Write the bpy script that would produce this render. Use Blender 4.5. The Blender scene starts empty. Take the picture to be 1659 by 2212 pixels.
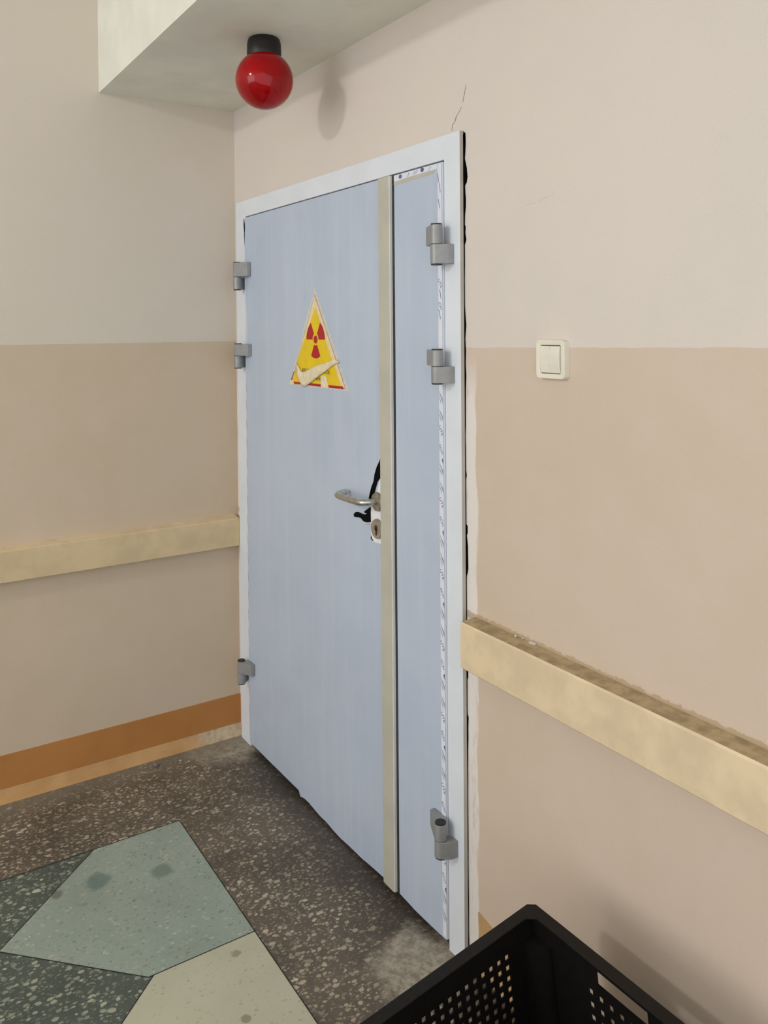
import bpy, bmesh, math, random
from mathutils import Vector, Matrix
random.seed(7)
scene = bpy.context.scene
COL = scene.collection
PI = math.pi

# ------------------------------------------------------------------ camera
def cam_axes(yaw, pitch, roll):
    cy, sy = math.cos(yaw), math.sin(yaw)
    fw = Vector((-sy*math.cos(pitch), cy*math.cos(pitch), -math.sin(pitch)))
    rt = Vector((cy, sy, 0)); up = rt.cross(fw)
    c, s = math.cos(roll), math.sin(roll)
    return rt*c + up*s, rt*-s + up*c, fw
rt, up, fw = cam_axes(0.9959333, 0.0158808, -0.0080771)
cam_data = bpy.data.cameras.new('camera')
cam = bpy.data.objects.new('camera', cam_data); COL.objects.link(cam)
m = Matrix.Identity(4)
for i in range(3):
    m[i][0] = rt[i]; m[i][1] = up[i]; m[i][2] = -fw[i]
m.translation = (2.97291, -1.24794, 1.55)
cam.matrix_world = m
cam_data.sensor_fit = 'VERTICAL'; cam_data.sensor_height = 36
cam_data.lens = 36*1796.848/2212
cam_data.shift_x = (829.5-832.802)/2212
cam_data.shift_y = (734.013-1106.0)/2212
cam_data.clip_start = 0.02
scene.camera = cam

# ------------------------------------------------------------------ light
scene.view_settings.view_transform = 'Standard'
scene.view_settings.look = 'None'
scene.view_settings.gamma = 1
scene.view_settings.use_curve_mapping = False
scene.view_settings.exposure = 0.10
world = bpy.data.worlds.new('world'); scene.world = world
world.use_nodes = True
bg = world.node_tree.nodes['Background']
bg.inputs[0].default_value = (0.96, 0.985, 1.0, 1)
bg.inputs[1].default_value = 1.25
def area(name, loc, target, sx, sy, power, col):
    d = bpy.data.lights.new(name, 'AREA'); d.shape = 'RECTANGLE'; d.size = sx; d.size_y = sy
    d.energy = power; d.color = col
    o = bpy.data.objects.new(name, d); COL.objects.link(o); o.location = loc
    o.rotation_euler = (Vector(target)-Vector(loc)).to_track_quat('-Z', 'Y').to_euler()
    return o
# ceiling lamp down the corridor: it throws the shadows of the globe, the soffit and the crate
area('corridor_ceiling_light', (1.43, -4.0, 2.93), (1.43, 0, 1.4), 0.30, 0.16, 24, (1.0, 0.98, 0.95))
# unseen broad fill light added at the end of the corridor
area('corridor_fill_light', (1.9, -6.0, 1.7), (1.2, 0, 1.3), 3.0, 2.2, 42, (0.975, 0.985, 1.0))

# ------------------------------------------------------------------ helpers
def lin(c):
    return tuple(((x/255)/12.92 if x/255 <= 0.04045 else ((x/255+0.055)/1.055)**2.4) for x in c[:3]) + (1.0,)

class NT:
    def __init__(s, name):
        s.m = bpy.data.materials.new(name); s.m.use_nodes = True
        s.t = s.m.node_tree; s.b = s.t.nodes['Principled BSDF']
        s._pos = None
    def n(s, typ, **kw):
        o = s.t.nodes.new(typ)
        for k, v in kw.items(): setattr(o, k, v)
        return o
    def link(s, a, b): s.t.links.new(a, b)
    def put(s, sock, v):
        if hasattr(v, 'is_linked') or hasattr(v, 'links'): s.link(v, sock)
        else: sock.default_value = v
    def pos(s):
        if s._pos is None:
            g = s.n('ShaderNodeNewGeometry'); x = s.n('ShaderNodeSeparateXYZ')
            s.link(g.outputs['Position'], x.inputs[0]); s._pos = (g.outputs['Position'], x.outputs)
        return s._pos
    def math(s, op, a, b=0.0, c=0.0, clamp=False):
        o = s.n('ShaderNodeMath', operation=op); o.use_clamp = clamp
        s.put(o.inputs[0], a); s.put(o.inputs[1], b); s.put(o.inputs[2], c)
        return o.outputs[0]
    def noise(s, scale, detail=3, rough=.5, vec=None, dist=0.0):
        o = s.n('ShaderNodeTexNoise'); o.inputs['Scale'].default_value = scale
        o.inputs['Detail'].default_value = detail; o.inputs['Roughness'].default_value = rough
        o.inputs['Distortion'].default_value = dist
        s.link(vec or s.pos()[0], o.inputs['Vector'])
        return o.outputs['Fac']
    def smooth(s, v, a, b):
        o = s.n('ShaderNodeMapRange'); o.interpolation_type = 'SMOOTHSTEP'
        s.put(o.inputs['Value'], v); o.inputs['From Min'].default_value = a; o.inputs['From Max'].default_value = b
        return o.outputs[0]
    def mix(s, f, a, b):
        o = s.n('ShaderNodeMix', data_type='RGBA')
        s.put(o.inputs[0], f); s.put(o.inputs[6], a); s.put(o.inputs[7], b)
        return o.outputs[2]
    def scale(s, vec, sx, sy, sz):
        o = s.n('ShaderNodeMapping'); o.inputs['Scale'].default_value = (sx, sy, sz)
        s.link(vec, o.inputs['Vector']); return o.outputs[0]
    def bump(s, h, strength, dist=.002):
        o = s.n('ShaderNodeBump'); o.inputs['Strength'].default_value = strength
        o.inputs['Distance'].default_value = dist
        s.link(h, o.inputs['Height']); s.link(o.outputs[0], s.b.inputs['Normal'])
    def fin(s, col, rough=.6, metal=0.0, spec=.5):
        s.put(s.b.inputs['Base Color'], col); s.put(s.b.inputs['Roughness'], rough)
        s.b.inputs['Metallic'].default_value = metal
        s.b.inputs['Specular IOR Level'].default_value = spec
        return s.m

def simple(name, rgb, rough=.5, metal=0.0, var=.06, scale=30, spec=.5, bump=0.0):
    t = NT(name)
    f = t.noise(scale, 3, .6)
    c0 = lin([x*(1-var) for x in rgb]); c1 = lin([min(255, x*(1+var)) for x in rgb])
    col = t.mix(t.smooth(f, .3, .7), c0, c1)
    if bump: t.bump(t.noise(scale*8, 2), bump)
    return t.fin(col, rough, metal, spec)

def wall_paint(name, up_a, up_b, lo_a, lo_b, line, slope, door_wall):
    t = NT(name)
    P, X = t.pos()
    big = t.smooth(t.noise(1.7, 3, .6), .3, .7); mid = t.smooth(t.noise(9, 4, .6), .3, .7)
    upc = t.mix(t.math('MULTIPLY_ADD', mid, .35, t.math('MULTIPLY', big, .65)), lin(up_a), lin(up_b))
    loc = t.mix(t.math('MULTIPLY_ADD', mid, .4, t.math('MULTIPLY', big, .6)), lin(lo_a), lin(lo_b))
    lv = t.math('ADD', X['Z'], t.math('MULTIPLY', X['X' if door_wall else 'Y'], -slope))
    wob = t.math('MULTIPLY', t.math('SUBTRACT', t.noise(14, 3), .5), .006)
    isup = t.smooth(t.math('ADD', lv, wob), line-.0012, line+.0012)
    col = t.mix(isup, loc, upc)
    if door_wall:
        # white filler smeared on the plaster next to the door frame
        e = t.math('ADD', X['X'], t.math('MULTIPLY', t.math('SUBTRACT', t.noise(7, 5, .65, t.scale(P, 1, 1, .45)), .5), .055))
        sm = t.math('SUBTRACT', 1.0, t.smooth(e, 1.434, 1.441))
        zz = t.math('SUBTRACT', 1.0, t.smooth(X['Z'], 1.35, 1.5))
        brk = t.smooth(t.noise(16, 4, .7, t.scale(P, 1.6, 1, .35)), .30, .48)
        col = t.mix(t.math('MULTIPLY', t.math('MULTIPLY', sm, zz), t.math('MULTIPLY', brk, .8)), col, lin((236, 230, 226)))
        # ragged paint edge and dirt above the handrail
        rz = t.math('ADD', X['Z'], t.math('MULTIPLY', t.math('SUBTRACT', t.noise(45, 5, .75), .5), .03))
        band = t.math('MULTIPLY', t.math('SUBTRACT', 1.0, t.smooth(rz, .862, .865)), t.smooth(X['Z'], .845, .85))
        col = t.mix(t.math('MULTIPLY', band, .7), col, lin((176, 152, 116)))
    gr = t.noise(380, 2, .5)
    col = t.mix(t.math('MULTIPLY', t.smooth(gr, .35, .75), .06), col, lin((120, 105, 90)))
    h = t.math('ADD', t.noise(60, 4, .6), t.math('MULTIPLY', t.noise(6, 2), 3.0))
    t.bump(h, .16, .002)
    return t.fin(col, .62, 0, .35)

def terrazzo(name, base_a, base_b, chips, scale, thr, dirt=0.0, stain=None, door_dirt=False, drk=(52, 46, 42)):
    t = NT(name); P, X = t.pos()
    big = t.smooth(t.noise(2.2, 4, .65), .3, .7)
    col = t.mix(big, lin(base_a), lin(base_b))
    wv = t.n('ShaderNodeTexNoise'); wv.inputs['Scale'].default_value = 60; t.link(P, wv.inputs['Vector'])
    dv = t.n('ShaderNodeVectorMath', operation='MULTIPLY_ADD')
    t.link(wv.outputs['Color'], dv.inputs[0]); dv.inputs[1].default_value = (.010, .010, .0); t.link(P, dv.inputs[2])
    flat = t.scale(dv.outputs[0], 1, 1, 0)
    for k, (sc, th, rad, ca, cb) in enumerate(chips):
        v = t.n('ShaderNodeTexVoronoi'); v.inputs['Scale'].default_value = sc*scale
        mp = t.n('ShaderNodeMapping'); mp.inputs['Rotation'].default_value = (0, 0, .7*k+.3)
        mp.inputs['Scale'].default_value = (1, .72, 1); mp.inputs['Location'].default_value = (k*3.1, k*1.7, 0)
        t.link(flat, mp.inputs['Vector']); t.link(mp.outputs[0], v.inputs['Vector'])
        s = t.n('ShaderNodeSeparateColor'); t.link(v.outputs['Color'], s.inputs[0])
        on = t.math('GREATER_THAN', s.outputs[0], th)
        rr = t.math('MULTIPLY_ADD', s.outputs[2], rad*.6, rad*.45)
        ins = t.math('SUBTRACT', 1.0, t.smooth(t.math('SUBTRACT', v.outputs['Distance'], rr), -.04, .04))
        cc = t.mix(s.outputs[1], lin(ca), lin(cb))
        col = t.mix(t.math('MULTIPLY', t.math('MULTIPLY', on, ins), .85), col, cc)
    if dirt:
        d = t.smooth(t.noise(3.5, 5, .6), .42, .68)
        col = t.mix(t.math('MULTIPLY', d, dirt), col, lin(drk))
    if door_dirt:
        # trodden grime along the threshold and a smear of grey cement in the corners
        wob = t.math('MULTIPLY', t.math('SUBTRACT', t.noise(9, 5, .65), .5), .16)
        dy = t.math('ADD', X['Y'], wob)
        g = t.smooth(dy, -.17, -.02)
        col = t.mix(t.math('MULTIPLY', g, .72), col, lin((58, 54, 50)))
        # cement at both ends of the threshold
        for (cx, cy, r) in ((.03, -.08, .17), (1.34, -.10, .12)):
            ax = t.math('MULTIPLY', t.math('SUBTRACT', X['X'], cx), .8); ay = t.math('MULTIPLY', t.math('SUBTRACT', X['Y'], cy), .85)
            dd = t.math('SQRT', t.math('ADD', t.math('MULTIPLY', ax, ax), t.math('MULTIPLY', ay, ay)))
            dd = t.math('ADD', dd, t.math('MULTIPLY', t.math('SUBTRACT', t.noise(16, 5, .7), .5), .14))
            mk = t.math('SUBTRACT', 1.0, t.smooth(dd, r*.55, r))
            cem = t.mix(t.smooth(t.noise(40, 4, .7), .35, .65), lin((140, 132, 118)), lin((186, 178, 162)))
            col = t.mix(t.math('MULTIPLY', mk, .95), col, cem)
        # dusty strip along the left skirting
        wx = t.math('ADD', X['X'], t.math('MULTIPLY', t.math('SUBTRACT', t.noise(12, 4, .7), .5), .05))
        st = t.math('SUBTRACT', 1.0, t.smooth(wx, .04, .17))
        col = t.mix(t.math('MULTIPLY', st, .62), col, lin((134, 128, 114)))
    if stain:
        for (sx, sy, r, c) in stain:
            ax = t.math('SUBTRACT', X['X'], sx); ay = t.math('SUBTRACT', X['Y'], sy)
            dd = t.math('SQRT', t.math('ADD', t.math('MULTIPLY', ax, ax), t.math('MULTIPLY', ay, ay)))
            dd = t.math('ADD', dd, t.math('MULTIPLY', t.math('SUBTRACT', t.noise(30, 4, .6), .5), .03))
            col = t.mix(t.math('MULTIPLY', t.math('SUBTRACT', 1.0, t.smooth(dd, r*.5, r)), .6), col, lin(c))
    t.bump(t.noise(120, 3), .12, .001)
    return t.fin(col, t.math('MULTIPLY_ADD', t.noise(20, 3), .25, .38), 0, .4)

def link(name, bm, mats, parent=None, smooth=False, bevel=0.0, seg=2):
    me = bpy.data.meshes.new(name)
    bmesh.ops.recalc_face_normals(bm, faces=bm.faces)
    bm.to_mesh(me); bm.free()
    for mm in (mats if isinstance(mats, (list, tuple)) else [mats]): me.materials.append(mm)
    if smooth:
        for p in me.polygons: p.use_smooth = True
    o = bpy.data.objects.new(name, me); COL.objects.link(o)
    if parent: o.parent = parent
    if bevel:
        b = o.modifiers.new('bevel', 'BEVEL'); b.width = bevel; b.segments = seg; b.limit_method = 'ANGLE'; b.angle_limit = .7
        b.harden_normals = False
    return o
def tag(o, label=None, cat=None, group=None, kind=None):
    if label: o['label'] = label
    if cat: o['category'] = cat
    if group: o['group'] = group
    if kind: o['kind'] = kind
    return o
def empty(name, loc=(0, 0, 0)):
    o = bpy.data.objects.new(name, None); COL.objects.link(o); o.location = loc; o.empty_display_size = .05
    return o
def box(bm, x0, x1, y0, y1, z0, z1, mi=0):
    v = [bm.verts.new(p) for p in ((x0,y0,z0),(x1,y0,z0),(x1,y1,z0),(x0,y1,z0),(x0,y0,z1),(x1,y0,z1),(x1,y1,z1),(x0,y1,z1))]
    for q in ((0,3,2,1),(4,5,6,7),(0,1,5,4),(1,2,6,5),(2,3,7,6),(3,0,4,7)):
        f = bm.faces.new([v[i] for i in q]); f.material_index = mi
def boxo(name, b, mat, parent=None, bevel=0.0):
    bm = bmesh.new(); box(bm, *b); return link(name, bm, mat, parent, bevel=bevel)
def sheet(bm, pts, y, th, mi=0):
    """flat outline given as (x, z) on a wall parallel to xz; front at y, th thick towards +y"""
    a = [bm.verts.new((x, y, z)) for x, z in pts]; b = [bm.verts.new((x, y+th, z)) for x, z in pts]
    n = len(pts)
    for f in (bm.faces.new(a), bm.faces.new(b[::-1])): f.material_index = mi
    for i in range(n):
        f = bm.faces.new([a[i], b[i], b[(i+1) % n], a[(i+1) % n]]); f.material_index = mi
def sheeto(name, pts, y, th, mat, parent=None):
    bm = bmesh.new(); sheet(bm, pts, y, th); return link(name, bm, mat, parent)
def lathe(bm, prof, c, n=48, mi=0):
    rings = []
    for r, z in prof:
        if r < 1e-6: rings.append([bm.verts.new((c[0], c[1], z))])
        else: rings.append([bm.verts.new((c[0]+r*math.cos(2*PI*k/n), c[1]+r*math.sin(2*PI*k/n), z)) for k in range(n)])
    for a, b in zip(rings, rings[1:]):
        for k in range(n):
            k2 = (k+1) % n
            if len(a) == 1 and len(b) == 1: continue
            if len(a) == 1: f = bm.faces.new([a[0], b[k], b[k2]])
            elif len(b) == 1: f = bm.faces.new([a[k], b[0], a[k2]])
            else: f = bm.faces.new([a[k], b[k], b[k2], a[k2]])
            f.material_index = mi
def cyl(bm, c0, c1, r, n=32, mi=0, r1=None):
    c0, c1 = Vector(c0), Vector(c1); d = (c1-c0).normalized()
    a = d.orthogonal().normalized(); b = d.cross(a); r1 = r if r1 is None else r1
    A = [bm.verts.new(c0+(a*math.cos(2*PI*k/n)+b*math.sin(2*PI*k/n))*r) for k in range(n)]
    B = [bm.verts.new(c1+(a*math.cos(2*PI*k/n)+b*math.sin(2*PI*k/n))*r1) for k in range(n)]
    fs = [bm.faces.new(A[::-1]), bm.faces.new(B)] + [bm.faces.new([A[k], A[(k+1) % n], B[(k+1) % n], B[k]]) for k in range(n)]
    for f in fs: f.material_index = mi
def tube(bm, pts, r, n=16):
    """round bar through a smoothed list of points"""
    P = [Vector(p) for p in pts]
    Q = []
    for i in range(len(P)-1):
        p0, p1, p2, p3 = P[max(i-1, 0)], P[i], P[i+1], P[min(i+2, len(P)-1)]
        for k in range(6):
            t = k/6
            Q.append(.5*((2*p1)+(p2-p0)*t+(2*p0-5*p1+4*p2-p3)*t*t+(3*p1-p0-3*p2+p3)*t**3))
    Q.append(P[-1]); up_ = Vector((0, 0, 1)); rings = []
    for i, q in enumerate(Q):
        d = (Q[min(i+1, len(Q)-1)]-Q[max(i-1, 0)]).normalized()
        a = d.cross(up_).normalized(); b = a.cross(d)
        rings.append([bm.verts.new(q+(a*math.cos(2*PI*k/n)+b*math.sin(2*PI*k/n))*r) for k in range(n)])
    for A, B in zip(rings, rings[1:]):
        for k in range(n): bm.faces.new([A[k], A[(k+1) % n], B[(k+1) % n], B[k]])
    bm.faces.new(rings[0][::-1]); bm.faces.new(rings[-1])

# ------------------------------------------------------------------ materials
M_wall_door = wall_paint('door_wall_paint', (224, 212, 203), (218, 209, 199), (208, 189, 169), (214, 195, 179), 1.474, .017, True)
M_wall_left = wall_paint('left_wall_paint', (215, 205, 189), (219, 207, 195), (204, 184, 158), (210, 190, 168), 1.4995, 0.0, False)
M_ceiling = simple('ceiling_whitewash', (230, 228, 216), .8, 0, .02, 6)
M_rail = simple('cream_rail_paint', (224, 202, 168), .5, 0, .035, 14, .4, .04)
M_rail_dirt_shade = simple('dusty_shaded_rail_top', (176, 156, 124), .85, 0, .10, 30, .2)  # dust, plus the shade of grazing light put into the colour
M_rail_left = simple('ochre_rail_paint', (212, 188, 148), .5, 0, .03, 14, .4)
M_brown = simple('brown_skirting_paint', (182, 124, 68), .45, 0, .03, 5, .4)
t = NT('tan_skirting_cove'); _, X_t = t.pos()
ct = t.mix(t.smooth(t.noise(10, 3), .3, .7), lin((188, 144, 94)), lin((202, 160, 110)))
near = t.smooth(t.math('ADD', X_t['Y'], t.math('MULTIPLY', t.math('SUBTRACT', t.noise(14, 5, .7), .5), .12)), -.22, -.10)
ct = t.mix(t.math('MULTIPLY', near, .85), ct, t.mix(t.smooth(t.noise(40, 4, .7), .35, .65), lin((176, 160, 134)), lin((206, 192, 168))))
M_tan = t.fin(ct, .6, 0, .3)
M_frame = simple('white_frame_paint', (224, 229, 236), .38, 0, .012, 8, .45)
M_frame_side = simple('frame_edge_grey', (184, 178, 170), .4, 0, .03, 8, .45)  # greyer tone on the frame's right side face
M_beige = simple('beige_metal_strip', (190, 186, 172), .42, 0, .02, 10, .45)
M_strip_edge = simple('lit_strip_edge', (214, 210, 204), .35, 0, .02, 10, .5)  # paler tone paints the light caught on the strip's edge
M_hinge = simple('grey_hinge_metal', (150, 150, 150), .42, .25, .03, 40, .5)
M_black = simple('matte_black', (12, 12, 13), .9, 0, .1, 30, .1)
M_cap = simple('black_hinge_cap', (22, 22, 24), .5, 0, .1, 30)
M_steel = simple('brushed_steel', (196, 194, 188), .28, .95, .06, 60)
M_rose = simple('tarnished_rosette', (158, 146, 130), .42, .45, .12, 60)
M_rose_dark = simple('keyhole_dark', (62, 52, 42), .5, .3, .1, 60)
M_white_metal = simple('white_door_enamel', (238, 238, 242), .35, 0, .01, 10)
M_switch = simple('ivory_switch_plastic', (232, 226, 210), .3, 0, .01, 20)
M_switch_edge = simple('switch_slot_shade', (92, 78, 62), .6, 0, .05, 20)
M_plaster = simple('raw_plaster', (214, 206, 198), .85, 0, .06, 40)
M_core = simple('dark_leaf_edge', (62, 62, 60), .6, 0, .05, 30)
M_hole = simple('gap_shade_dark', (22, 18, 15), .95, 0, .2, 60, .1)  # near-black, so the shade inside the wall gaps sits in the colour
M_crate = simple('black_crate_plastic', (20, 17, 16), .45, 0, .12, 60, .28)
M_groove = simple('floor_joint', (44, 42, 40), .8, 0, .15, 40)
M_yel = simple('sign_yellow', (232, 198, 14), .45, 0, .02, 30)
M_red = simple('sign_red', (178, 18, 26), .45, 0, .02, 30)
M_pale = simple('sign_faded_border', (232, 214, 172), .5, 0, .03, 60)
M_halo = simple('old_adhesive_edge', (206, 208, 200), .5, 0, .04, 60)
M_pinkline = simple('sign_faded_red_line', (196, 150, 138), .5, 0, .08, 120)
M_tape = simple('peeling_masking_tape', (232, 216, 182), .6, 0, .04, 60)
M_ink = simple('black_ink', (40, 34, 22), .6, 0, .05, 60)
M_blue_ink = simple('blue_print', (92, 98, 150), .5, 0, .1, 60)
M_grey_ink = simple('grey_print', (158, 164, 182), .5, 0, .05, 60)
M_crack = simple('plaster_crack', (120, 106, 92), .9, 0, .1, 60)

def film_mat(name, a, b, streak=1.0):
    t = NT(name); P, X = t.pos()
    f = t.smooth(t.noise(2.5, 4, .6), .3, .7)
    s = t.smooth(t.noise(26, 4, .6, t.scale(P, 1, 1, .05)), .45, .75)
    s2 = t.smooth(t.noise(9, 5, .7, t.scale(P, 1, 1, .4)), .55, .8)
    col = t.mix(f, lin(a), lin(b))
    col = t.mix(t.math('MULTIPLY', s, .22*streak), col, lin((214, 220, 230)))
    col = t.mix(t.math('MULTIPLY', s2, .12*streak), col, lin((150, 160, 176)))
    t.bump(t.math('ADD', t.noise(60, 3), t.math('MULTIPLY', t.noise(5, 3, .5, t.scale(P, 1, 1, .4)), 4.0)), .12, .002)
    return t.fin(col, .36, 0, .45)
M_film = film_mat('blue_protective_film', (182, 194, 213), (190, 201, 219))
M_film2 = film_mat('white_printed_film', (222, 226, 236), (230, 232, 240), .5)
M_film3 = film_mat('translucent_loose_film', (200, 206, 216), (214, 218, 226), .8)

g = NT('red_glass'); 
g.b.inputs['Base Color'].default_value = lin((150, 6, 14)); g.b.inputs['Roughness'].default_value = .10
g.b.inputs['Specular IOR Level'].default_value = .32
nf = g.smooth(g.noise(14, 3), .3, .7)
g.link(g.mix(nf, lin((146, 4, 10)), lin((168, 6, 16))), g.b.inputs['Base Color'])
M_glass = g.m
M_base = simple('black_lamp_base', (20, 13, 10), .5, 0, .06, 30)

M_ter_border = terrazzo('brown_terrazzo', (96, 88, 78), (112, 102, 90),
    [(165, .15, .42, (118, 106, 92), (150, 136, 118)), (125, .22, .44, (186, 172, 150), (134, 122, 106)), (92, .42, .44, (204, 192, 168), (158, 146, 128)), (60, .78, .36, (216, 206, 184), (176, 164, 144))], 1, 0, dirt=.42, door_dirt=True)
M_ter_green = terrazzo('green_terrazzo', (148, 164, 154), (160, 172, 162),
    [(150, .25, .42, (174, 180, 166), (122, 136, 126)), (105, .4, .42, (190, 194, 178), (126, 142, 132)), (66, .66, .36, (182, 182, 162), (128, 138, 130))], 1, 0, dirt=.15,
    stain=[(.59, -.68, .045, (84, 108, 108)), (.646, -.515, .04, (92, 112, 100)), (.585, -.79, .02, (90, 86, 76))], drk=(96, 104, 92))
M_ter_cream = terrazzo('cream_terrazzo', (190, 188, 166), (200, 198, 176),
    [(120, .4, .34, (200, 196, 172), (168, 164, 142)), (80, .7, .3, (206, 202, 180), (176, 172, 148))], 1, 0, dirt=.12, stain=[(1.06, -.46, .014, (130, 120, 92)), (1.25, -.52, .012, (120, 112, 90))], drk=(164, 160, 136))
M_ter_dark = terrazzo('dark_green_terrazzo', (78, 88, 82), (90, 98, 90),
    [(150, .15, .42, (122, 132, 118), (84, 96, 90)), (110, .18, .44, (160, 164, 146), (104, 116, 108)), (80, .34, .44, (190, 192, 172), (132, 140, 126)), (52, .78, .36, (204, 204, 184), (150, 152, 134))], 1, 0, dirt=.3, drk=(52, 60, 56))

# ------------------------------------------------------------------ the room
# floor: band of brown terrazzo along the walls, inlaid field with cut squares
bm = bmesh.new()
def fpoly(pts, z, mi):
    f = bm.faces.new([bm.verts.new((x, y, z)) for x, y in pts]); f.material_index = mi
box(bm, -.25, 4.0, -6.6, .25, -.12, 0, 0)
fpoly([(.437, -.392), (.437, -6.5), (3.9, -6.5), (3.9, -.392)], .0006, 1)
q = .575
def cutsq(x, y, mi, z=.0010):
    fpoly([(x, y), (x, y-.262), (x+.287, y-.262-.30), (x+q, y-.275), (x+q, y)][::-1], z, mi)
cutsq(.437, -.392, 2); cutsq(.437+q, -.392, 3); cutsq(.437+2*q, -.392, 2); cutsq(.437+3*q, -.392, 3)
def groove(a, b, w=.0028, z=.0014):
    a = Vector(a+(z,)); b = Vector(b+(z,)); n = (b-a).normalized().cross(Vector((0, 0, 1)))*w/2
    f = bm.faces.new([bm.verts.new(p) for p in (a-n, b-n, b+n, a+n)]); f.material_index = 4
groove((.437, -.392), (3.9, -.392)); groove((.437, -.392), (.437, -6.5))
for k in range(4):
    x, y = .437+k*q, -.392
    groove((x+q, y), (x+q, y-.275)); groove((x, y-.262), (x+.287, y-.562)); groove((x+.287, y-.562), (x+q, y-.275))
tag(link('floor', bm, [M_ter_border, M_ter_dark, M_ter_green, M_ter_cream, M_groove]), kind='structure')

# left wall and ceiling
tag(boxo('wall_left', (-.2, 0, -6.6, .25, -.05, 3.05), M_wall_left), kind='structure')
tag(boxo('ceiling', (-.2, 4.0, -6.6, .25, 3.0, 3.15), M_ceiling), kind='structure')
# boxed-in beam above the door
tag(boxo('trim_1', (0, 4.0, -.5, .1, 2.37, 3.0), M_ceiling), kind='structure')
bpy.data.objects['trim_1']['label'] = 'white boxed-in beam across the corner above the door'

# door wall with a rough opening round the frame
jag = [(2.018, .001), (2.010, 5), (1.985, 5.4), (1.960, 4.2), (1.950, 3.4), (1.938, 5.6), (1.925, 7.6), (1.905, 8.8), (1.892, 7.0), (1.886, 3.6),
       (1.868, 4.0), (1.855, 5.0), (1.835, 4.8), (1.815, 3.0), (1.792, 2.4), (1.788, 4.2), (1.772, 3.4), (1.756, 5.4), (1.744, 2.0), (1.70, 2.0),
       (1.66, 1.2), (1.60, 1.2), (1.565, 3.2), (1.552, 4.2), (1.52, 1.8), (1.49, 3.0), (1.46, 2.2), (1.43, 3.4), (1.40, 2.2), (1.35, 1.8), (1.31, 1.8),
       (1.285, .6), (1.25, 1.4), (1.203, 1.4), (1.190, 3.0), (1.178, 1.2), (1.120, 1.4), (1.072, 1.4), (1.068, 4.2), (1.052, 4.2), (1.045, 2.4),
       (1.02, 4.6), (.965, 5.0), (.955, 3.6), (.945, 1.4), (.86, 1.2), (.82, 1.0), (.745, 3.2), (.70, 3.2), (.695, 1.4), (.65, 1.2), (.612, 1.2),
       (.604, 3.6), (.58, 2.8), (.55, 2.8), (.50, 1.6), (.42, 1.0), (.30, 1.4), (.24, .8), (.15, 1.6), (.08, .8), (.04, 2.2), (0, 3.0)]
JX = 1.3965
bm = bmesh.new()
XR = 4.0; D = .16
pts = [(JX + w/560.0, z) for z, w in jag]
A = [bm.verts.new((x, 0, z)) for x, z in pts]; B = [bm.verts.new((XR, 0, z)) for x, z in pts]
Bk = [bm.verts.new((x+.012, D, z)) for x, z in pts]
for i in range(len(pts)-1):
    f = bm.faces.new([A[i], A[i+1], B[i+1], B[i]])
    f = bm.faces.new([A[i], Bk[i], Bk[i+1], A[i+1]]); f.material_index = 1
def quad(a, b, c, d, mi=0):
    f = bm.faces.new([bm.verts.new(p) for p in (a, b, c, d)]); f.material_index = mi
zt = jag[0][0]
quad((0, 0, zt-.008), (0, 0, 3.0), (JX+.0005, 0, 3.0), (JX+.0005, 0, zt-.008)); quad((JX+.0005, 0, zt), (JX+.0005, 0, 3.0), (XR, 0, 3.0), (XR, 0, zt))
quad((0, 0, 0), (0, 0, zt-.008), (.06, 0, zt-.008), (.06, 0, 0))
quad((.06, 0, 0), (.06, 0, zt), (.06, D, zt), (.06, D, 0), 1)
quad((.0, D, 0), (0, D, 3.0), (XR, D, 3.0), (XR, D, 0), 1)
tag(link('wall_right', bm, [M_wall_door, M_hole]), kind='structure')

# hairline cracks in the plaster
def crack(name, pts, w=.0012):
    bm = bmesh.new(); L = []
    for i, (x, z) in enumerate(pts):
        ww = w*(.35 if i in (0, len(pts)-1) else random.uniform(.6, 1.2)); L.append((x-ww, z)); 
    R = [(x+w*random.uniform(.1, .9), z) for x, z in pts][::-1]
    sheet(bm, L+R, -.0005, .0004); return link(name, bm, M_crack)
C1 = crack('wall_crack', [(1.409, 2.125), (1.405, 2.112), (1.401, 2.100), (1.396, 2.086)]); tag(C1, 'short upper hairline crack in pale plaster above the door corner', 'crack', kind='structure')
C2 = crack('wall_crack', [(1.391, 2.076), (1.382, 2.066), (1.371, 2.058), (1.366, 2.048), (1.356, 2.040), (1.352, 2.026)], .0016); tag(C2, 'jagged hairline crack running up from the frame corner', 'crack', kind='structure')
def hcrack(pts, w=.0006):
    bm = bmesh.new(); sheet(bm, [(x, z+w) for x, z in pts]+[(x, z-w) for x, z in pts[::-1]], -.0004, .0003)
    return link('wall_crack', bm, M_plaster)
tag(hcrack([(1.59, 1.808), (1.62, 1.813), (1.655, 1.815), (1.668, 1.821), (1.69, 1.821), (1.70, 1.828)]), 'faint sideways crack in the upper wall right of the door', 'crack', kind='structure')

# dark sheets painting the shade of gaps between plaster and frame
bm = bmesh.new()
sheet(bm, [(.030, .675), (.034, .700), (.0445, .704), (.0445, .668)], -.0006, .0004)
sheet(bm, [(.034, .548), (.0445, .552), (.0445, .335), (.038, .345), (.036, .44)], -.0006, .0004)
tag(link('wall_gap_shade', bm, M_hole), 'dark sheets painting the shaded gap between plaster and door frame in the corner', 'gap', kind='structure')
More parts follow.
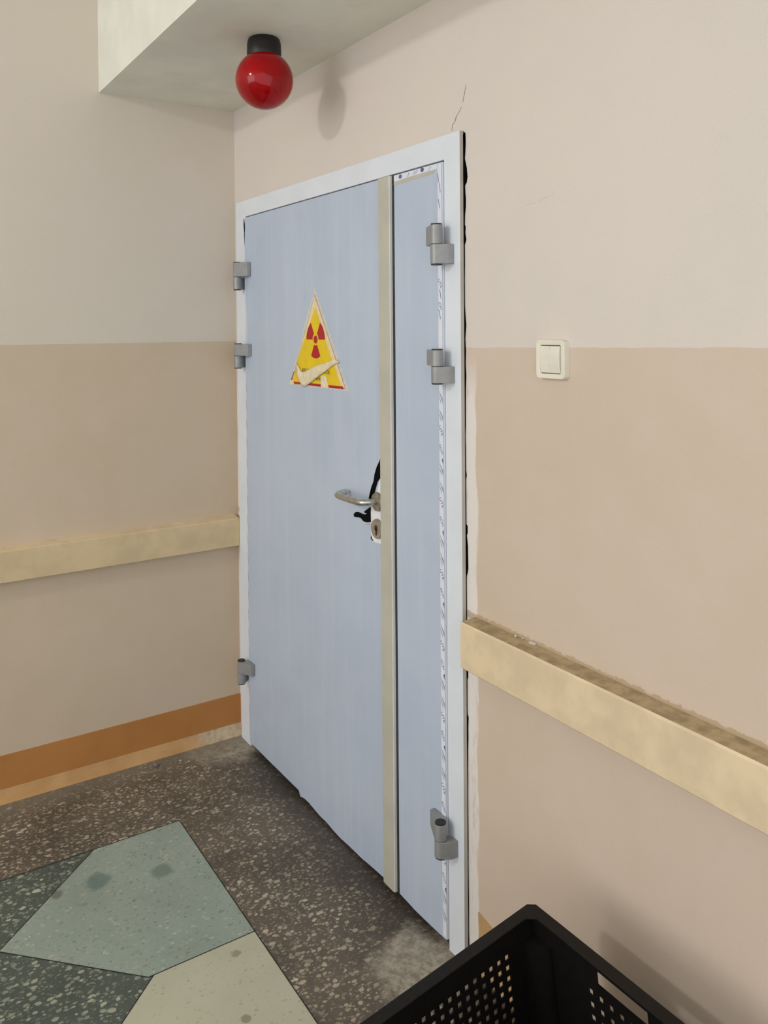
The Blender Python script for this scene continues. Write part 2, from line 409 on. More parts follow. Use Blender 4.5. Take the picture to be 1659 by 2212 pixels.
# skirting on the left wall: brown painted band and a tan cove meeting the floor
bm = bmesh.new()
n = 40
def strip(rows, mis):
    G = []
    for j in range(n+1):
        y = -.0005 - j*(6.4/n)
        G.append([bm.verts.new((x, y, z)) for x, z in rows])
    for j in range(n):
        for i in range(len(rows)-1):
            f = bm.faces.new([G[j][i], G[j+1][i], G[j+1][i+1], G[j][i+1]]); f.material_index = mis[i]
    bm.faces.new(G[0])
strip([(0, .1476), (.004, .1472), (.0055, .10), (.006, .038), (.010, .026), (.017, .011), (.029, .002), (.031, 0), (0, 0)], [0, 0, 0, 1, 1, 1, 1, 1, 1])
bl = link('baseboard_left', bm, [M_brown, M_tan]); tag(bl, kind='structure')
# skirting paint on the door wall, behind the crate
bm = bmesh.new(); sheet(bm, [(1.436, 0), (1.434, .06), (1.440, .10), (1.437, .149), (1.452, .147), (1.485, .140), (1.54, .118), (1.58, .07), (1.60, 0)], -.003, .003)
tag(link('baseboard_right', bm, simple('ochre_skirting_paint', (196, 160, 112), .5, 0, .05, 12)), kind='structure')

# ------------------------------------------------------------------ handrails (flat wall guards)
def rail(name, prof, a0, a1, axis, mats, label):
    """prof: closed outline (depth, z); material 1 on its top face"""
    bm = bmesh.new(); nseg = 24; G = []
    for k in range(nseg+1):
        a = a0 + (a1-a0)*k/nseg
        G.append([bm.verts.new((a, -d, z) if axis == 'x' else (d, a, z)) for d, z in prof])
    m_ = len(prof)
    for k in range(nseg):
        for i in range(m_):
            f = bm.faces.new([G[k][i], G[k+1][i], G[k+1][(i+1) % m_], G[k][(i+1) % m_]])
            f.material_index = 1 if i == m_-2 else 0
    bm.faces.new(G[0]); bm.faces.new(G[-1])
    o = link(name, bm, mats)
    return tag(o, label, 'handrail')
rail('handrail', [(0, .7405), (.043, .7440), (.046, .747), (.0465, .800), (.0455, .849), (.043, .8536), (0, .8560)], 1.432, 3.95, 'x', [M_rail, M_rail_dirt_shade],
     'wide cream handrail board with a dusty, shade-toned top, right of the door')
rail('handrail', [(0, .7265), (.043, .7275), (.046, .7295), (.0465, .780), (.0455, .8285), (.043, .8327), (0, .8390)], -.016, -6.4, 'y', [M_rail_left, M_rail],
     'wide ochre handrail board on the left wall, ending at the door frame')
# chipped paint flakes on top of the right handrail
bm = bmesh.new()
for (x, z, w, h) in ((1.62, .8585, .022, .006), (1.575, .8575, .006, .004), (1.60, .859, .004, .003)):
    sheet(bm, [(x, z-h*.4), (x+w*.4, z-h*.6), (x+w, z-h*.3), (x+w*.92, z+h*.5), (x+w*.35, z+h*.4)], -.006, .005)
tag(link('plaster_chip', bm, M_plaster), 'white chips of plaster along the top of the right handrail', 'plaster chips', kind='stuff')

# ------------------------------------------------------------------ the door
door = empty('door_1', (.74, 0, 0)); tag(door, 'grey-blue film-covered steel double door in a white frame', 'door', kind='structure')
def dpart(o, parent=None):
    """parent while keeping world placement"""
    p = parent or door
    o.parent = p; 
    base = Vector((0, 0, 0)); q_ = p
    while q_: base += Vector(q_.location); q_ = q_.parent
    o.location = Vector(o.location) - base
    return o
# frame: flange on the wall face plus the lining behind it
bm = bmesh.new()
fo0, fi0, fi1, fo1, zi, zo = .045, .1285, 1.3385, 1.4005, 1.957, 2.0165
YF = -.015
outl = [(fo0, 0), (fo0, zo), (fo1, zo), (fo1, 0), (fi1, 0), (fi1, zi), (fi0, zi), (fi0, 0)]
a = [bm.verts.new((x, YF, z)) for x, z in outl]; b = [bm.verts.new((x, -.0035, z)) for x, z in outl]
for qd in ((0, 1, 6, 7), (1, 2, 5, 6), (2, 3, 4, 5)):
    bm.faces.new([a[i] for i in qd]); bm.faces.new([b[i] for i in qd][::-1])
for i in range(8):
    f = bm.faces.new([a[i], b[i], b[(i+1) % 8], a[(i+1) % 8]]); f.material_index = 1 if i == 2 else 0
dpart(link('door_frame', bm, [M_frame, M_frame_side], bevel=.0012))
bm = bmesh.new()
for x0_, x1_, z0_, z1_ in ((.075, fi0, 0, zo-.02), (fi1, 1.370, 0, zo-.02), (fi0, fi1, zi, zo-.02)): box(bm, x0_, x1_, -.0034, .09, z0_, z1_)
dpart(link('frame_lining', bm, M_core))
# dark backing seen through the joints
dpart(boxo('threshold', (fi0, fi1, .0, .06, 0, .006), M_groove))

YL = -.020
def leaf(name, x0, x1, z0, z1, bottom, label):
    r = empty(name); 
    core = boxo('leaf_core', (x0, x1, YL+.0012, .030, z0, z1), M_film2, None, bevel=.0008); dpart(core, r)
    bm = bmesh.new(); e = .0012
    sheet(bm, [(x0+e, z1-e)] + [(x, z) for x, z in bottom] + [(x1-e, z1-e)], YL, .0010)
    film = link('protective_film', bm, M_film); dpart(film, r)
    r.parent = door; r.location = -Vector(door.location)
    return r
bot = [(.1345, .020), (.30, .0205), (.372, .022), (.45, .0225), (.528, .024), (.534, .018), (.540, .0085), (.552, .0115), (.573, .016), (.605, .0165),
       (.64, .013), (.674, .0105), (.72, .012), (.76, .008), (.805, .0065), (.86, .010), (.927, .0115), (.98, .0165), (1.046, .021), (1.108, .021)]
L1 = leaf('door_leaf', .1335, 1.1095, .024, 1.952, bot, 'wide door leaf')
L2 = leaf('door_leaf', 1.1243, 1.3368, .026, 1.952, [(1.1255, .022), (1.20, .019), (1.27, .021), (1.333, .024)], 'narrow')
L1['label'] = 'wide active leaf with lever handle'; L2['label'] = 'narrow fixed leaf beside the beige strip'
def lp(o, leafobj):
    o.parent = leafobj; return o
# beige astragal covering the meeting edge
bm = bmesh.new()
box(bm, 1.062, 1.1135, -.031, YL, .022, 1.951, 0); box(bm, 1.1136, 1.1190, -.0305, -.022, .024, 1.951, 1)
lp(link('cover_strip', bm, [M_beige, M_strip_edge], bevel=.0009), L1)['label'] = 'beige metal strip with its lit edge painted pale over the meeting joint'
lp(boxo('rebate', (1.1115, 1.1236, -.0212, -.0195, .024, 1.953), M_core), L1)
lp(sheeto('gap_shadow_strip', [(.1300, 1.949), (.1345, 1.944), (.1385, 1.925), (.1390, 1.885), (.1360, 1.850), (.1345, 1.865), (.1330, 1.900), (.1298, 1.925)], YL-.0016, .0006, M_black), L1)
# printed tape along the narrow leaf's right edge and along its top
ZB = .03
pts_r = []; z = ZB
while z < 1.93: pts_r.append((1.3200+random.uniform(-.0006, .0010), z)); z += .06
edge = sheeto('edge_tape', [(x, z) for x, z in pts_r] + [(1.3205, 1.95), (1.3362, 1.95), (1.3362, ZB)], YL-.0012, .0010, M_film2, None); lp(edge, L2)
edge['label'] = 'white tape printed with blue lettering down the leaf edge'
top_t = sheeto('edge_tape', [(1.126, 1.9505), (1.126, 1.938), (1.131, 1.9335), (1.150, 1.9345), (1.19, 1.9365), (1.24, 1.937), (1.29, 1.9375), (1.318, 1.9375), (1.318, 1.9505)], YL-.0010, .0009, M_film2); lp(top_t, L2)
bt = sheeto('edge_band', [(1.125, 1.934), (1.125, 1.9255), (1.300, 1.9285), (1.310, 1.9375), (1.13, 1.9375)], YL-.0006, .0005, M_beige); lp(bt, L2)
lt = sheeto('edge_tape', [(.1345, .04), (.1345, 1.90), (.1395, 1.90), (.1410, 1.70), (.1470, 1.62), (.155, 1.54), (.152, 1.50), (.1400, 1.40), (.1405, 1.0), (.142, .6), (.1390, .04)], YL-.0010, .0009, M_film3); lp(lt, L1)

def text_bm(s, size, font_scale_x=1.0):
    cu = bpy.data.curves.new('lettering', 'FONT'); cu.body = s; cu.size = size; cu.extrude = 0.0; cu.resolution_u = 3
    cu.align_x = 'CENTER'; cu.align_y = 'CENTER'
    o = bpy.data.objects.new('lettering_tmp', cu); COL.objects.link(o)
    dg = bpy.context.evaluated_depsgraph_get(); me = bpy.data.meshes.new_from_object(o.evaluated_get(dg))
    bpy.data.objects.remove(o)
    bm = bmesh.new(); bm.from_mesh(me); bpy.data.meshes.remove(me)
    if bm.verts:
        xs = [v.co.x for v in bm.verts]; cx = (min(xs)+max(xs))/2
        ys = [v.co.y for v in bm.verts]; cyy = (min(ys)+max(ys))/2
        for v in bm.verts: v.co.x -= cx; v.co.y -= cyy
    return bm
def place_text(dst, s, cx, cz, y, h, w=None, rot=0.0, mi=0, clip=None):
    t = text_bm(s, h*1.35)
    if not t.verts: t.free(); return
    hh = max(v.co.y for v in t.verts)*2; ww = max(v.co.x for v in t.verts)*2
    sx = (w/ww) if w else h/hh; sz = h/hh
    mp = {}
    c, sn = math.cos(rot), math.sin(rot)
    for v in t.verts:
        X_, Z_ = v.co.x*sx, v.co.y*sz
        X2, Z2 = X_*c - Z_*sn, X_*sn + Z_*c
        X3 = cx+X2
        if clip: X3 = min(max(X3, clip[0]), clip[1])
        mp[v.index] = dst.verts.new((X3, y, cz+Z2))
    for f in t.faces:
        try: nf_ = dst.faces.new([mp[v.index] for v in f.verts]); nf_.material_index = mi
        except ValueError: pass
    t.free()
bm = bmesh.new(); z = 1.47; k = 0
yT = YL-.0016; CL = (1.3204, 1.3360)
while z > .06:
    near_hinge = any(abs(z-hz) < .055 for hz in (1.747, 1.452, .292))
    kind = k % 4
    if not near_hinge:
        if kind == 0: place_text(bm, 'UTE', 1.3284, z, yT, .0085, .026, -1.05, 0, CL)
        elif kind == 1:
            place_text(bm, 'ECH', 1.3278, z+.006, yT, .0080, .024, -1.05, 0, CL)
            f = bm.faces.new([bm.verts.new(p) for p in ((1.3305, yT, z-.020), (1.3360, yT, z-.014), (1.3360, yT, z-.030))])
        else:
            f = bm.faces.new([bm.verts.new(p) for p in ((1.3206, yT, z+.012), (1.3230, yT, z+.006), (1.3358, yT, z-.018), (1.3358, yT, z-.006))]); f.material_index = 1
            f = bm.faces.new([bm.verts.new(p) for p in ((1.3206, yT, z+.001), (1.3210, yT, z-.003), (1.3300, yT, z-.022), (1.3280, yT, z-.012))]); f.material_index = 1
    z -= (.052, .040, .044, .042)[kind]; k += 1
for (cx, cz) in ((1.157, 1.9435), (1.256, 1.9455)):
    vv = [bm.verts.new((cx+.0075*math.cos(2*PI*i/12), yT, cz+.0055*math.sin(2*PI*i/12))) for i in range(12)]; bm.faces.new(vv)
for (x0, zz) in ((1.188, 1.9375), (1.215, 1.9385), (1.225, 1.9395), (1.282, 1.9385)):
    f = bm.faces.new([bm.verts.new(p) for p in ((x0, yT, zz), (x0+.002, yT, zz), (x0+.012, yT, zz+.010), (x0+.009, yT, zz+.010))]); f.material_index = 1
for (a0, b0, z0) in ((1.320, 1.3262, 1.925), (1.327, 1.3325, 1.90), (1.3225, 1.329, 1.862), (1.326, 1.332, 1.640), (1.3215, 1.33, 1.59)):
    f = bm.faces.new([bm.verts.new(p) for p in ((a0, yT, z0), (a0+.0015, yT, z0+.002), (b0, yT, z0-.02), (b0-.001, yT, z0-.024))])
place_text(bm, 'UTE', 1.3284, 1.655, yT, .0085, .024, -1.05, 0, CL); place_text(bm, 'CH', 1.3284, 1.600, yT, .0085, .020, -1.05, 0, CL)
bm.transform(Matrix.Identity(4))
lp(link('printing', bm, [M_blue_ink, M_grey_ink]), L2)['label'] = 'slanted blue lettering on the edge tape'
# marks on the narrow left edge tape
bm = bmesh.new(); z = 1.35
while z > .1:
    if abs(z-.29) > .05:
        f = bm.faces.new([bm.verts.new(p) for p in ((.1350, yT, z), (.1368, yT, z+.004), (.1405, yT, z-.030), (.1392, yT, z-.036))])
    z -= .07
lp(link('printing', bm, M_grey_ink), L1)

# hinges: two knuckles each, one arm on the leaf and one on the frame, stacked on one pin
def hull(P):
    P = sorted(set(P)); L = []; U = []
    cr_ = lambda o, a, b: (a[0]-o[0])*(b[1]-o[1]) - (a[1]-o[1])*(b[0]-o[0])
    for p in P:
        while len(L) > 1 and cr_(L[-2], L[-1], p) <= 0: L.pop()
        L.append(p)
    for p in reversed(P):
        while len(U) > 1 and cr_(U[-2], U[-1], p) <= 0: U.pop()
        U.append(p)
    return L[:-1] + U[:-1]
def knuckle(name, cx, cy, r, reach, yb, sgn, z0, z1, parent):
    """round barrel with an arm slanting back to the door surface (top view, extruded upwards)"""
    P = [(cx+r*math.cos(2*PI*k/40), cy+r*math.sin(2*PI*k/40)) for k in range(40)]
    P += [(cx+sgn*reach, -.035), (cx+sgn*(reach+.0015), yb), (cx+sgn*.010, yb)]
    pts = hull(P); bm = bmesh.new()
    a_ = [bm.verts.new((x, y, z0)) for x, y in pts]; b_ = [bm.verts.new((x, y, z1)) for x, y in pts]
    bm.faces.new(a_); bm.faces.new(b_[::-1])
    for i in range(len(pts)): bm.faces.new([a_[i], a_[(i+1) % len(pts)], b_[(i+1) % len(pts)], b_[i]])
    o = link(name, bm, M_hinge, bevel=.0010)
    for p in o.data.polygons: p.use_smooth = abs(p.normal.z) < .5
    o.data.shade_smooth(); e_ = o.modifiers.new('weighted', 'WEIGHTED_NORMAL')
    return lp(o, parent)
def hinge(cx, side, zt_, zm, zb, label):
    h = empty('hinge'); h.parent = door; h.location = -Vector(door.location); h['label'] = label
    cy = -.047; r = .0150
    sl = -1 if side == 'right' else 1
    knuckle('leaf_knuckle', cx, cy, r, .060, YL-.0013, sl, zm+.0012, zt_, h)
    knuckle('frame_knuckle', cx, cy, r, .027, YF, -sl, zb, zm, h)
    bm = bmesh.new()
    cyl(bm, (cx, cy, zt_), (cx, cy, zt_+.003), r*.90, 28); cyl(bm, (cx, cy, zb-.003), (cx, cy, zb), r*.90, 28)
    cyl(bm, (cx, cy, zm-.002), (cx, cy, zm+.003), r*.9, 28)
    lp(link('pin_cap', bm, M_cap, smooth=False), h)
    return h
for (t_, m_, b_, w) in ((1.795, 1.7475, 1.7005, 'uppermost'), (1.492, 1.452, 1.412, 'middle'), (.335, .2945, .2535, 'lowest')):
    hinge(1.349, 'right', t_, m_, b_, w+' hinge on the right edge')
for (t_, m_, b_, w) in ((1.787, 1.7345, 1.690, 'uppermost'), (1.490, 1.447, 1.404, 'middle'), (.325, .283, .243, 'lowest')):
    hinge(.126, 'left', t_, m_, b_, w+' hinge on the left edge')

# torn film round the lock: black patches, bare white enamel, curled flap
yB = YL-.0007
lp(sheeto('bare_enamel', [(1.0615, 1.175), (1.046, 1.135), (1.026, 1.085), (.994, 1.03), (.993, 1.00), (.9965, .958), (1.013, .949), (1.0615, .952)], yB, .0006, M_white_metal), L1)['label'] = 'bare white enamel where the film is torn off'
bm = bmesh.new()
for P_ in ([(1.0615, 1.210), (1.042, 1.178), (1.029, 1.162), (1.017, 1.139), (1.012, 1.119), (1.001, 1.103), (.990, 1.078), (.983, 1.061), (1.015, 1.064), (1.017, 1.088), (1.027, 1.110), (1.034, 1.122), (1.0615, 1.145)],
           [(.916, 1.016), (.908, 1.012), (.901, 1.005), (.906, .999), (.926, 1.002), (.940, 1.003), (.948, 1.000), (.955, .996), (.975, .997), (.996, 1.002), (.995, 1.045), (.978, 1.035), (.960, 1.025), (.962, 1.0215), (.975, 1.022), (.966, 1.018), (.954, 1.0165), (.930, 1.018)],
           [(.9985, .966), (.994, .956), (1.004, .951), (1.0085, .953), (.9995, .957)]):
    sheet(bm, P_, yB-.0007, .0006)
lp(link('torn_black_patch', bm, M_black), L1)['label'] = 'black patches where the film is ripped beside the handle'
# curled lips of film standing off the tear
bm = bmesh.new()
def lip(p, w, out):
    for i in range(len(p)-1):
        (x0, z0), (x1, z1) = p[i], p[i+1]
        bm.faces.new([bm.verts.new(c) for c in ((x0, yB, z0), (x1, yB, z1), (x1+w, yB-out, z1-.002), (x0+w, yB-out, z0-.002))])
lip([(1.040, 1.178), (1.010, 1.119)], .0015, .002); lip([(.999, 1.103), (.988, 1.078), (.980, 1.058), (.978, 1.045)], .008, .006)
lip([(.940, .9985), (.955, .9915), (.975, .993), (.996, .999)], .001, .003)
lp(link('curled_film', bm, M_film3), L1)

# handle, rosettes and lock
hd = empty('lever_handle'); hd.parent = door; hd.location = -Vector(door.location); hd['label'] = 'U-shaped stainless steel lever handle'
bm = bmesh.new(); tube(bm, [(1.036, -.022, 1.068), (1.036, -.040, 1.068), (1.034, -.056, 1.068), (1.020, -.068, 1.0665), (.985, -.0705, 1.0655), (.940, -.0705, 1.065), (.905, -.070, 1.0655), (.888, -.066, 1.066), (.8795, -.054, 1.067), (.878, -.040, 1.068), (.878, -.032, 1.068)], .0092, 20)
lp(link('lever', bm, M_steel, smooth=True), hd)
bm = bmesh.new(); cyl(bm, (1.036, -.0215, 1.066), (1.036, -.0295, 1.066), .0270, 48, 0, .0245); lp(link('rosette', bm, M_rose, bevel=.0012), hd)
bm = bmesh.new(); cyl(bm, (1.0335, -.0215, .9905), (1.0335, -.0290, .9905), .0280, 48, 0, .0260)
lk = link('lock_rosette', bm, M_rose, bevel=.0014); lk.parent = door; lk.location = -Vector(door.location)
bm = bmesh.new(); cyl(bm, (1.036, -.0288, .994), (1.036, -.0300, .994), .0075, 24); box(bm, 1.0325, 1.0395, -.0300, -.0288, .974, .992)
lp(link('keyhole', bm, M_rose_dark), lk)

# ------------------------------------------------------------------ radiation warning sign
sg = empty('warning_sign', (.68, YL, 1.363)); tag(sg, 'yellow triangular radiation warning sticker with red trefoil and peeling tape, on the door', 'warning sign')
def sp(o): o.parent = sg; o.location = -Vector(sg.location); return o
yS = YL
# panel: faded laminate with ragged glue halo
halo = []
T = [(.675, 1.675), (.490, 1.360), (.880, 1.362)]
def interp(a, b, n_): return [(a[0]+(b[0]-a[0])*i/n_, a[1]+(b[1]-a[1])*i/n_) for i in range(n_)]
for a_, b_ in ((T[0], T[1]), (T[1], T[2]), (T[2], T[0])):
    for i, p in enumerate(interp(a_, b_, 9)):
        halo.append((p[0]+random.uniform(-.003, .003)*(i > 0), p[1]+random.uniform(-.002, .002)*(i > 0)))
sp(sheeto('backing', halo, yS-.0006, .0006, M_halo))['label'] = 'pale glue halo round the sticker'
def tri(s, name, y, mat):
    """triangle scaled about the sign's middle"""
    c = (.680, 1.470)
    pts_ = [(c[0]+(x-c[0])*s, c[1]+(z_-c[1])*s) for x, z_ in ((.6745, 1.655), (.503, 1.364), (.866, 1.366))]
    return sp(sheeto(name, pts_, y, .0004, mat))
tri(.985, 'border_line', yS-.0012, M_pinkline); tri(.955, 'faded_border', yS-.0016, M_pale)
sp(sheeto('yellow_field', [(.680, 1.612), (.5500, 1.439), (.519, 1.378), (.524, 1.3705), (.835, 1.3745), (.802, 1.427), (.778, 1.455)], yS-.0020, .0004, M_yel))
bm = bmesh.new()
sheet(bm, [(.522, 1.3725), (.522, 1.3655), (.852, 1.3665), (.846, 1.3745)], yS-.0024, .0004)
sheet(bm, [(.504, 1.3745), (.508, 1.3745), (.532, 1.408), (.5295, 1.408)], yS-.0024, .0004)
sp(link('red_edge', bm, M_red))
bm = bmesh.new(); cx, cz = .680, 1.5115
def blade(a0, a1, r0, r1):
    n_ = 12; o_ = [(cx+r1*math.cos(math.radians(a0+(a1-a0)*i/n_)), cz+r1*math.sin(math.radians(a0+(a1-a0)*i/n_))) for i in range(n_+1)]
    i_ = [(cx+r0*math.cos(math.radians(a1+(a0-a1)*i/n_)), cz+r0*math.sin(math.radians(a1+(a0-a1)*i/n_))) for i in range(n_+1)]
    sheet(bm, o_+i_, yS-.0026, .0005)
blade(0, 60, .0205, .0600); blade(120, 180, .0205, .0600); blade(240, 300, .0185, .0590)
sheet(bm, [(cx+.0125*math.cos(2*PI*i/28), cz+.0125*math.sin(2*PI*i/28)) for i in range(28)], yS-.0026, .0005)
sp(link('trefoil', bm, M_red))
bm = bmesh.new()
place_text(bm, 'РЕНТГЕНОВСКОЕ', .680, 1.4125, yS-.0027, .0115, .182)
place_text(bm, 'ИЗЛУЧЕНИЕ', .674, 1.3900, yS-.0027, .0115, .116)
sp(link('lettering', bm, M_ink))
def flap(name, outline, y0, lift, mat):
    """strip of tape curled off the sticker: outline points (x, z, lift factor)"""
    bm = bmesh.new(); a_ = [bm.verts.new((x, y0-lift*l, z_)) for x, z_, l in outline]; n_ = len(a_)
    c_ = bm.verts.new((sum(p[0] for p in outline)/n_, y0-lift*.7, sum(p[1] for p in outline)/n_))
    for i in range(n_): bm.faces.new([a_[i], a_[(i+1) % n_], c_])
    o = link(name, bm, mat, smooth=False)
    s_ = o.modifiers.new('solid', 'SOLIDIFY'); s_.thickness = .0004
    return sp(o)
def ribbon(name, rows, mat, y0):
    """rows of (x_top, z_top, lift_top, x_bot, z_bot, lift_bot)"""
    bm = bmesh.new(); R = []
    for a in rows:
        R.append([bm.verts.new((a[0]+(a[3]-a[0])*k/4, y0-(a[2]+(a[5]-a[2])*k/4)-.0012*math.sin(PI*k/4), a[1]+(a[4]-a[1])*k/4)) for k in range(5)])
    for A_, B_ in zip(R, R[1:]):
        for k in range(4): bm.faces.new([A_[k], B_[k], B_[k+1], A_[k+1]])
    o = link(name, bm, mat, smooth=True); s_ = o.modifiers.new('solid', 'SOLIDIFY'); s_.thickness = .0004
    return sp(o)
ribbon('peeling_tape', [(.828, 1.447, .001, .826, 1.442, .001), (.803, 1.454, .003, .808, 1.440, .002), (.778, 1.447, .006, .778, 1.428, .002), (.755, 1.4405, .007, .750, 1.416, .002),
    (.715, 1.434, .007, .715, 1.402, .003), (.680, 1.4275, .006, .680, 1.388, .003), (.640, 1.417, .004, .650, 1.375, .003), (.604, 1.406, .002, .610, 1.361, .002), (.585, 1.407, .002, .590, 1.360, .002),
    (.566, 1.424, .002, .566, 1.378, .001), (.548, 1.436, .001, .549, 1.395, .001)], M_tape, yS-.0030)
sp(sheeto('tape_scrap', [(.714, 1.364), (.711, 1.392), (.716, 1.399), (.728, 1.4025), (.742, 1.401), (.750, 1.395), (.758, 1.380), (.762, 1.365)], yS-.0030, .0003, M_tape))
sp(sheeto('tape_scrap', [(.499, 1.363), (.503, 1.376), (.524, 1.377), (.531, 1.3625)], yS-.0030, .0003, M_tape))

# ------------------------------------------------------------------ red globe lamp under the beam
lx, ly, lz = .795, -.240, 2.37
lamp = empty('globe_lamp', (lx, ly, lz)); tag(lamp, 'red glass globe lamp on a black base under the beam above the door', 'lamp')
bm = bmesh.new(); lathe(bm, [(0, 0), (.040, 0), (.0440, -.003), (.0465, -.010), (.0480, -.020), (.0485, -.040), (.0485, -.056), (.0470, -.058), (.0455, -.058), (0, -.058)], (0, 0), 64)
o = link('lamp_base', bm, M_base, lamp, smooth=True)
bm = bmesh.new(); prof = [(.0440, -.050)]
R0, zc = .0815, -.1175
a0 = math.asin(.0445/R0)
for k in range(0, 41):
    a = a0 + (PI-a0)*k/40
    prof.append((R0*math.sin(a) if k < 40 else 0, zc + R0*math.cos(a)))
lathe(bm, prof, (0, 0), 72); link('glass_globe', bm, M_glass, lamp, smooth=True)

# ------------------------------------------------------------------ light switch
sw = empty('light_switch', (1.700, 0, 1.4785)); tag(sw, 'cream double rocker light switch on the wall at the paint line', 'light switch')
def rrect(x0, x1, z0, z1, r, n_=5):
    P_ = []
    for (cx_, cz_, a0_) in ((x1-r, z1-r, 0), (x0+r, z1-r, 90), (x0+r, z0+r, 180), (x1-r, z0+r, 270)):
        for k in range(n_+1):
            a = math.radians(a0_+90*k/n_); P_.append((cx_+r*math.cos(a), cz_+r*math.sin(a)))
    return P_
def ringplate(bm, out, inn, y0, y1, yi=None):
    n_ = len(out); yi = y0 if yi is None else yi
    a_ = [bm.verts.new((x, y0, z_)) for x, z_ in out]; i_ = [bm.verts.new((x, yi, z_)) for x, z_ in inn]
    b_ = [bm.verts.new((x, y1, z_)) for x, z_ in out]; j_ = [bm.verts.new((x, y1, z_)) for x, z_ in inn]
    for k in range(n_):
        l = (k+1) % n_
        bm.faces.new([a_[k], a_[l], i_[l], i_[k]]); bm.faces.new([a_[k], b_[k], b_[l], a_[l]]); bm.faces.new([i_[k], i_[l], j_[l], j_[k]])
bm = bmesh.new(); ringplate(bm, rrect(-.0415, .0415, -.0405, .0405, .009), rrect(-.030, .030, -.030, .030, .004), -.0150, 0, -.0135)
link('switch_frame', bm, M_switch, sw, bevel=.0022, seg=3)
bm = bmesh.new(); box(bm, -.031, .031, -.0070, -.002, -.031, .031); link('back_plate', bm, M_switch_edge, sw)
for s_ in (-1, 1):
    bm = bmesh.new(); x0, x1 = (-.0288, -.0004) if s_ < 0 else (.0004, .0288)
    pr = [(-.002, -.0282), (-.0125, -.0285), (-.0150 if s_ < 0 else -.0165, -.010), (-.0165 if s_ < 0 else -.0185, .010), (-.0150, .0280), (-.002, .0282)]
    A_ = [bm.verts.new((x0, y, z_)) for y, z_ in pr]; B_ = [bm.verts.new((x1, y, z_)) for y, z_ in pr]
    bm.faces.new(A_); bm.faces.new(B_)
    for i in range(len(pr)): bm.faces.new([A_[i], A_[(i+1) % len(pr)], B_[(i+1) % len(pr)], B_[i]])
    link('rocker', bm, M_switch, sw, bevel=.0008)

# ------------------------------------------------------------------ black plastic crate, tipped slightly away from the wall
e1 = Vector((.99974748, .02247177, 0)).normalized(); e2 = Vector((.02229471, -.99187007, -.12528651)); e2 = (e2-e1*e1.dot(e2)).normalized()
e3 = e1.cross(e2); e3 = e3 if e3.z > 0 else -e3
cr = empty('plastic_crate'); mw = Matrix.Identity(4)
LX, LY, DP = .46, .60, .377
for i in range(3): mw[i][0] = e1[i]; mw[i][1] = -e2[i]; mw[i][2] = e3[i]
O = Vector((1.799, -.165, .45)) - e3*DP
mw.translation = O; cr.matrix_world = mw
tag(cr, 'black perforated plastic crate with handle slots on the floor against the wall', 'crate')
# local frame: x 0..LX along the wall, y 0..-LY into the room, z 0..DP
def perf(name, u0, u1, z0, z1, holes, place, th):
    """panel with rectangular holes; holes = list of (ua, ub, za, zb) on a common grid"""
    us = sorted({round(u, 5) for h in holes for u in h[:2]} | {u0, u1}); zs = sorted({round(z_, 5) for h in holes for z_ in h[2:]} | {z0, z1})
    H = {(round(h[0], 5), round(h[2], 5)): h for h in holes}
    bm = bmesh.new(); V = {}
    def vv(i, j):
        if (i, j) not in V: V[(i, j)] = bm.verts.new(place(us[i], zs[j]))
        return V[(i, j)]
    for i in range(len(us)-1):
        for j in range(len(zs)-1):
            uc, zc_ = (us[i]+us[i+1])/2, (zs[j]+zs[j+1])/2
            if any(h[0] < uc < h[1] and h[2] < zc_ < h[3] for h in holes): continue
            bm.faces.new([vv(i, j), vv(i+1, j), vv(i+1, j+1), vv(i, j+1)])
    o = link(name, bm, M_crate, cr); s_ = o.modifiers.new('solid', 'SOLIDIFY'); s_.thickness = th; s_.offset = 0
    return o
ins = .020
hl = [(.090+.0192*i-.0042, .090+.0192*i+.0042, DP-.050-.0210*j-.0052, DP-.050-.0210*j+.0052) for i in range(23) for j in range(13)]
perf('side_panel', ins, LY-ins, .0, DP-.004, hl, lambda u, z_: (ins, -u, z_), .0025)
perf('side_panel', ins, LY-ins, .0, DP-.004, hl, lambda u, z_: (LX-ins, -u, z_), .0025)
hs = [(.160+.0225*i-.0046, .160+.0225*i+.0046, DP-.062-.0250*j-.0056, DP-.062-.0250*j+.0056) for i in range(7) for j in range(10)]
slot = [(.178, .285, DP-.036, DP-.010)]
perf('end_panel', ins, LX-ins, .0, DP-.004, hs+slot, lambda u, z_: (u, -ins, z_), .0025)
perf('end_panel', ins, LX-ins, .0, DP-.004, hs+slot, lambda u, z_: (u, -LY+ins, z_), .0025)
bm = bmesh.new(); box(bm, ins, LX-ins, -LY+ins, -ins, 0, .004)
for k in range(7): box(bm, ins, LX-ins, -ins-.08*k-.012, -ins-.08*k-.009, .004, .012)
link('base_panel', bm, M_crate, cr)
bm = bmesh.new()
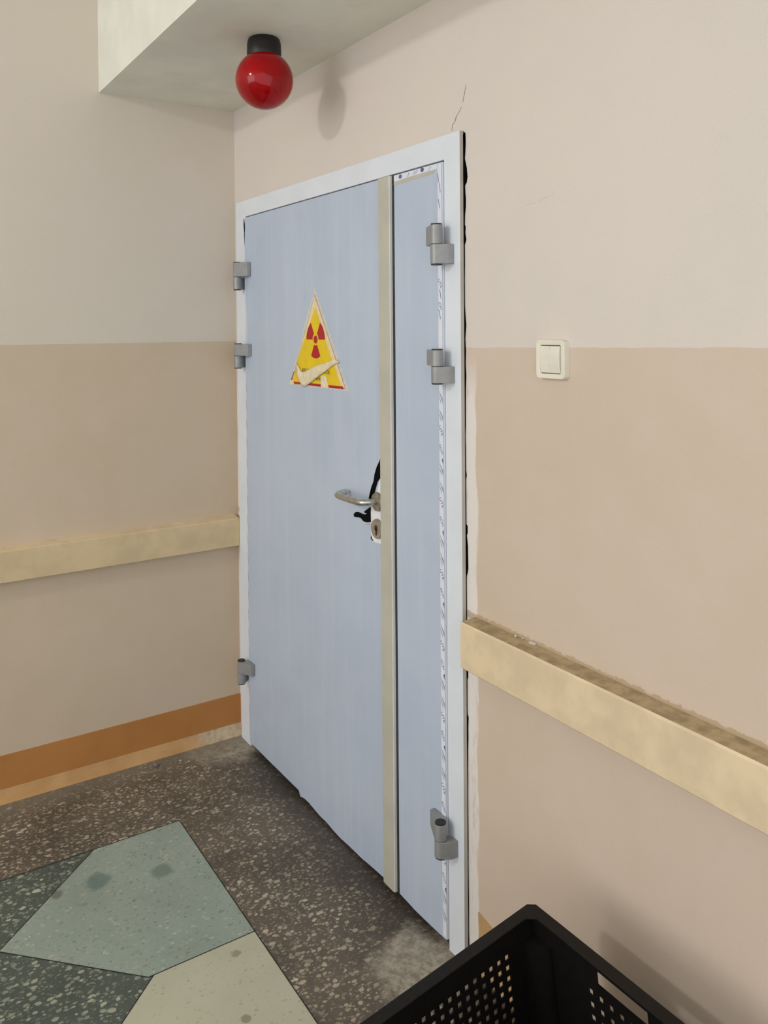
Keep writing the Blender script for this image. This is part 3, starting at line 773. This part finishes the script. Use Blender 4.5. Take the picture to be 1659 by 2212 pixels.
def ringbox(o0, i0, z0, z1):
    def rect(e, z_):
        c_ = .012
        return [(e+c_, -e, z_), (LX-e-c_, -e, z_), (LX-e, -e-c_, z_), (LX-e, -LY+e+c_, z_), (LX-e-c_, -LY+e, z_), (e+c_, -LY+e, z_), (e, -LY+e+c_, z_), (e, -e-c_, z_)]
    a_, b_, c_, d_ = [[bm.verts.new(p) for p in rect(e, z_)] for e, z_ in ((o0, z1), (i0, z1), (i0, z0), (o0, z0))]
    for P_, Q_ in ((a_, b_), (b_, c_), (c_, d_), (d_, a_)):
        for k in range(8): bm.faces.new([P_[k], P_[(k+1) % 8], Q_[(k+1) % 8], Q_[k]])
ringbox(0, .024, DP-.005, DP); ringbox(0, .003, DP-.030, DP-.005)
link('rim', bm, M_crate, cr, bevel=.0015)
for sx in (0, 1):
    for sy in (0, 1):
        bm = bmesh.new()
        X0, Y0 = (ins if sx == 0 else LX-ins), (-ins if sy == 0 else -LY+ins)
        dx, dy = (1 if sx == 0 else -1), (-1 if sy == 0 else 1)
        n_ = 8; pr = [(X0, Y0)] + [(X0+dx*.050*math.sin(PI/2*k/n_), Y0+dy*.032*math.cos(PI/2*k/n_)) for k in range(n_+1)][::-1]
        a_ = [bm.verts.new((x, y, 0)) for x, y in pr]; b_ = [bm.verts.new((x, y, DP-.040)) for x, y in pr]
        bm.faces.new(a_); bm.faces.new(b_)
        for i in range(len(pr)): bm.faces.new([a_[i], a_[(i+1) % len(pr)], b_[(i+1) % len(pr)], b_[i]])
        link('corner_post', bm, M_crate, cr)

# ------------------------------------------------------------------ bits lying on the floor
def crumb(loc, r, mat, label):
    bm = bmesh.new(); bmesh.ops.create_icosphere(bm, subdivisions=2, radius=r)
    for v in bm.verts:
        v.co *= random.uniform(.75, 1.1); v.co.z *= .55
    zmin = min(v.co.z for v in bm.verts)
    for v in bm.verts: v.co.z -= zmin
    o = link('plaster_crumb', bm, mat); o.location = loc; o.rotation_euler = (0, 0, random.uniform(0, 6))
    return tag(o, label, 'debris')
M_pebble = simple('mauve_pebble', (130, 112, 116), .7, 0, .1, 80)
crumb((.072, -.352, .0), .011, M_pebble, 'mauve pebble on the floor beside the left skirting')
crumb((.085, -.268, .0), .0035, M_plaster, 'tiny white plaster crumb near the skirting, next to the mauve pebble')
crumb((.110, -.245, .0), .0040, M_plaster, 'tiny white plaster crumb on the floor nearest the door corner')
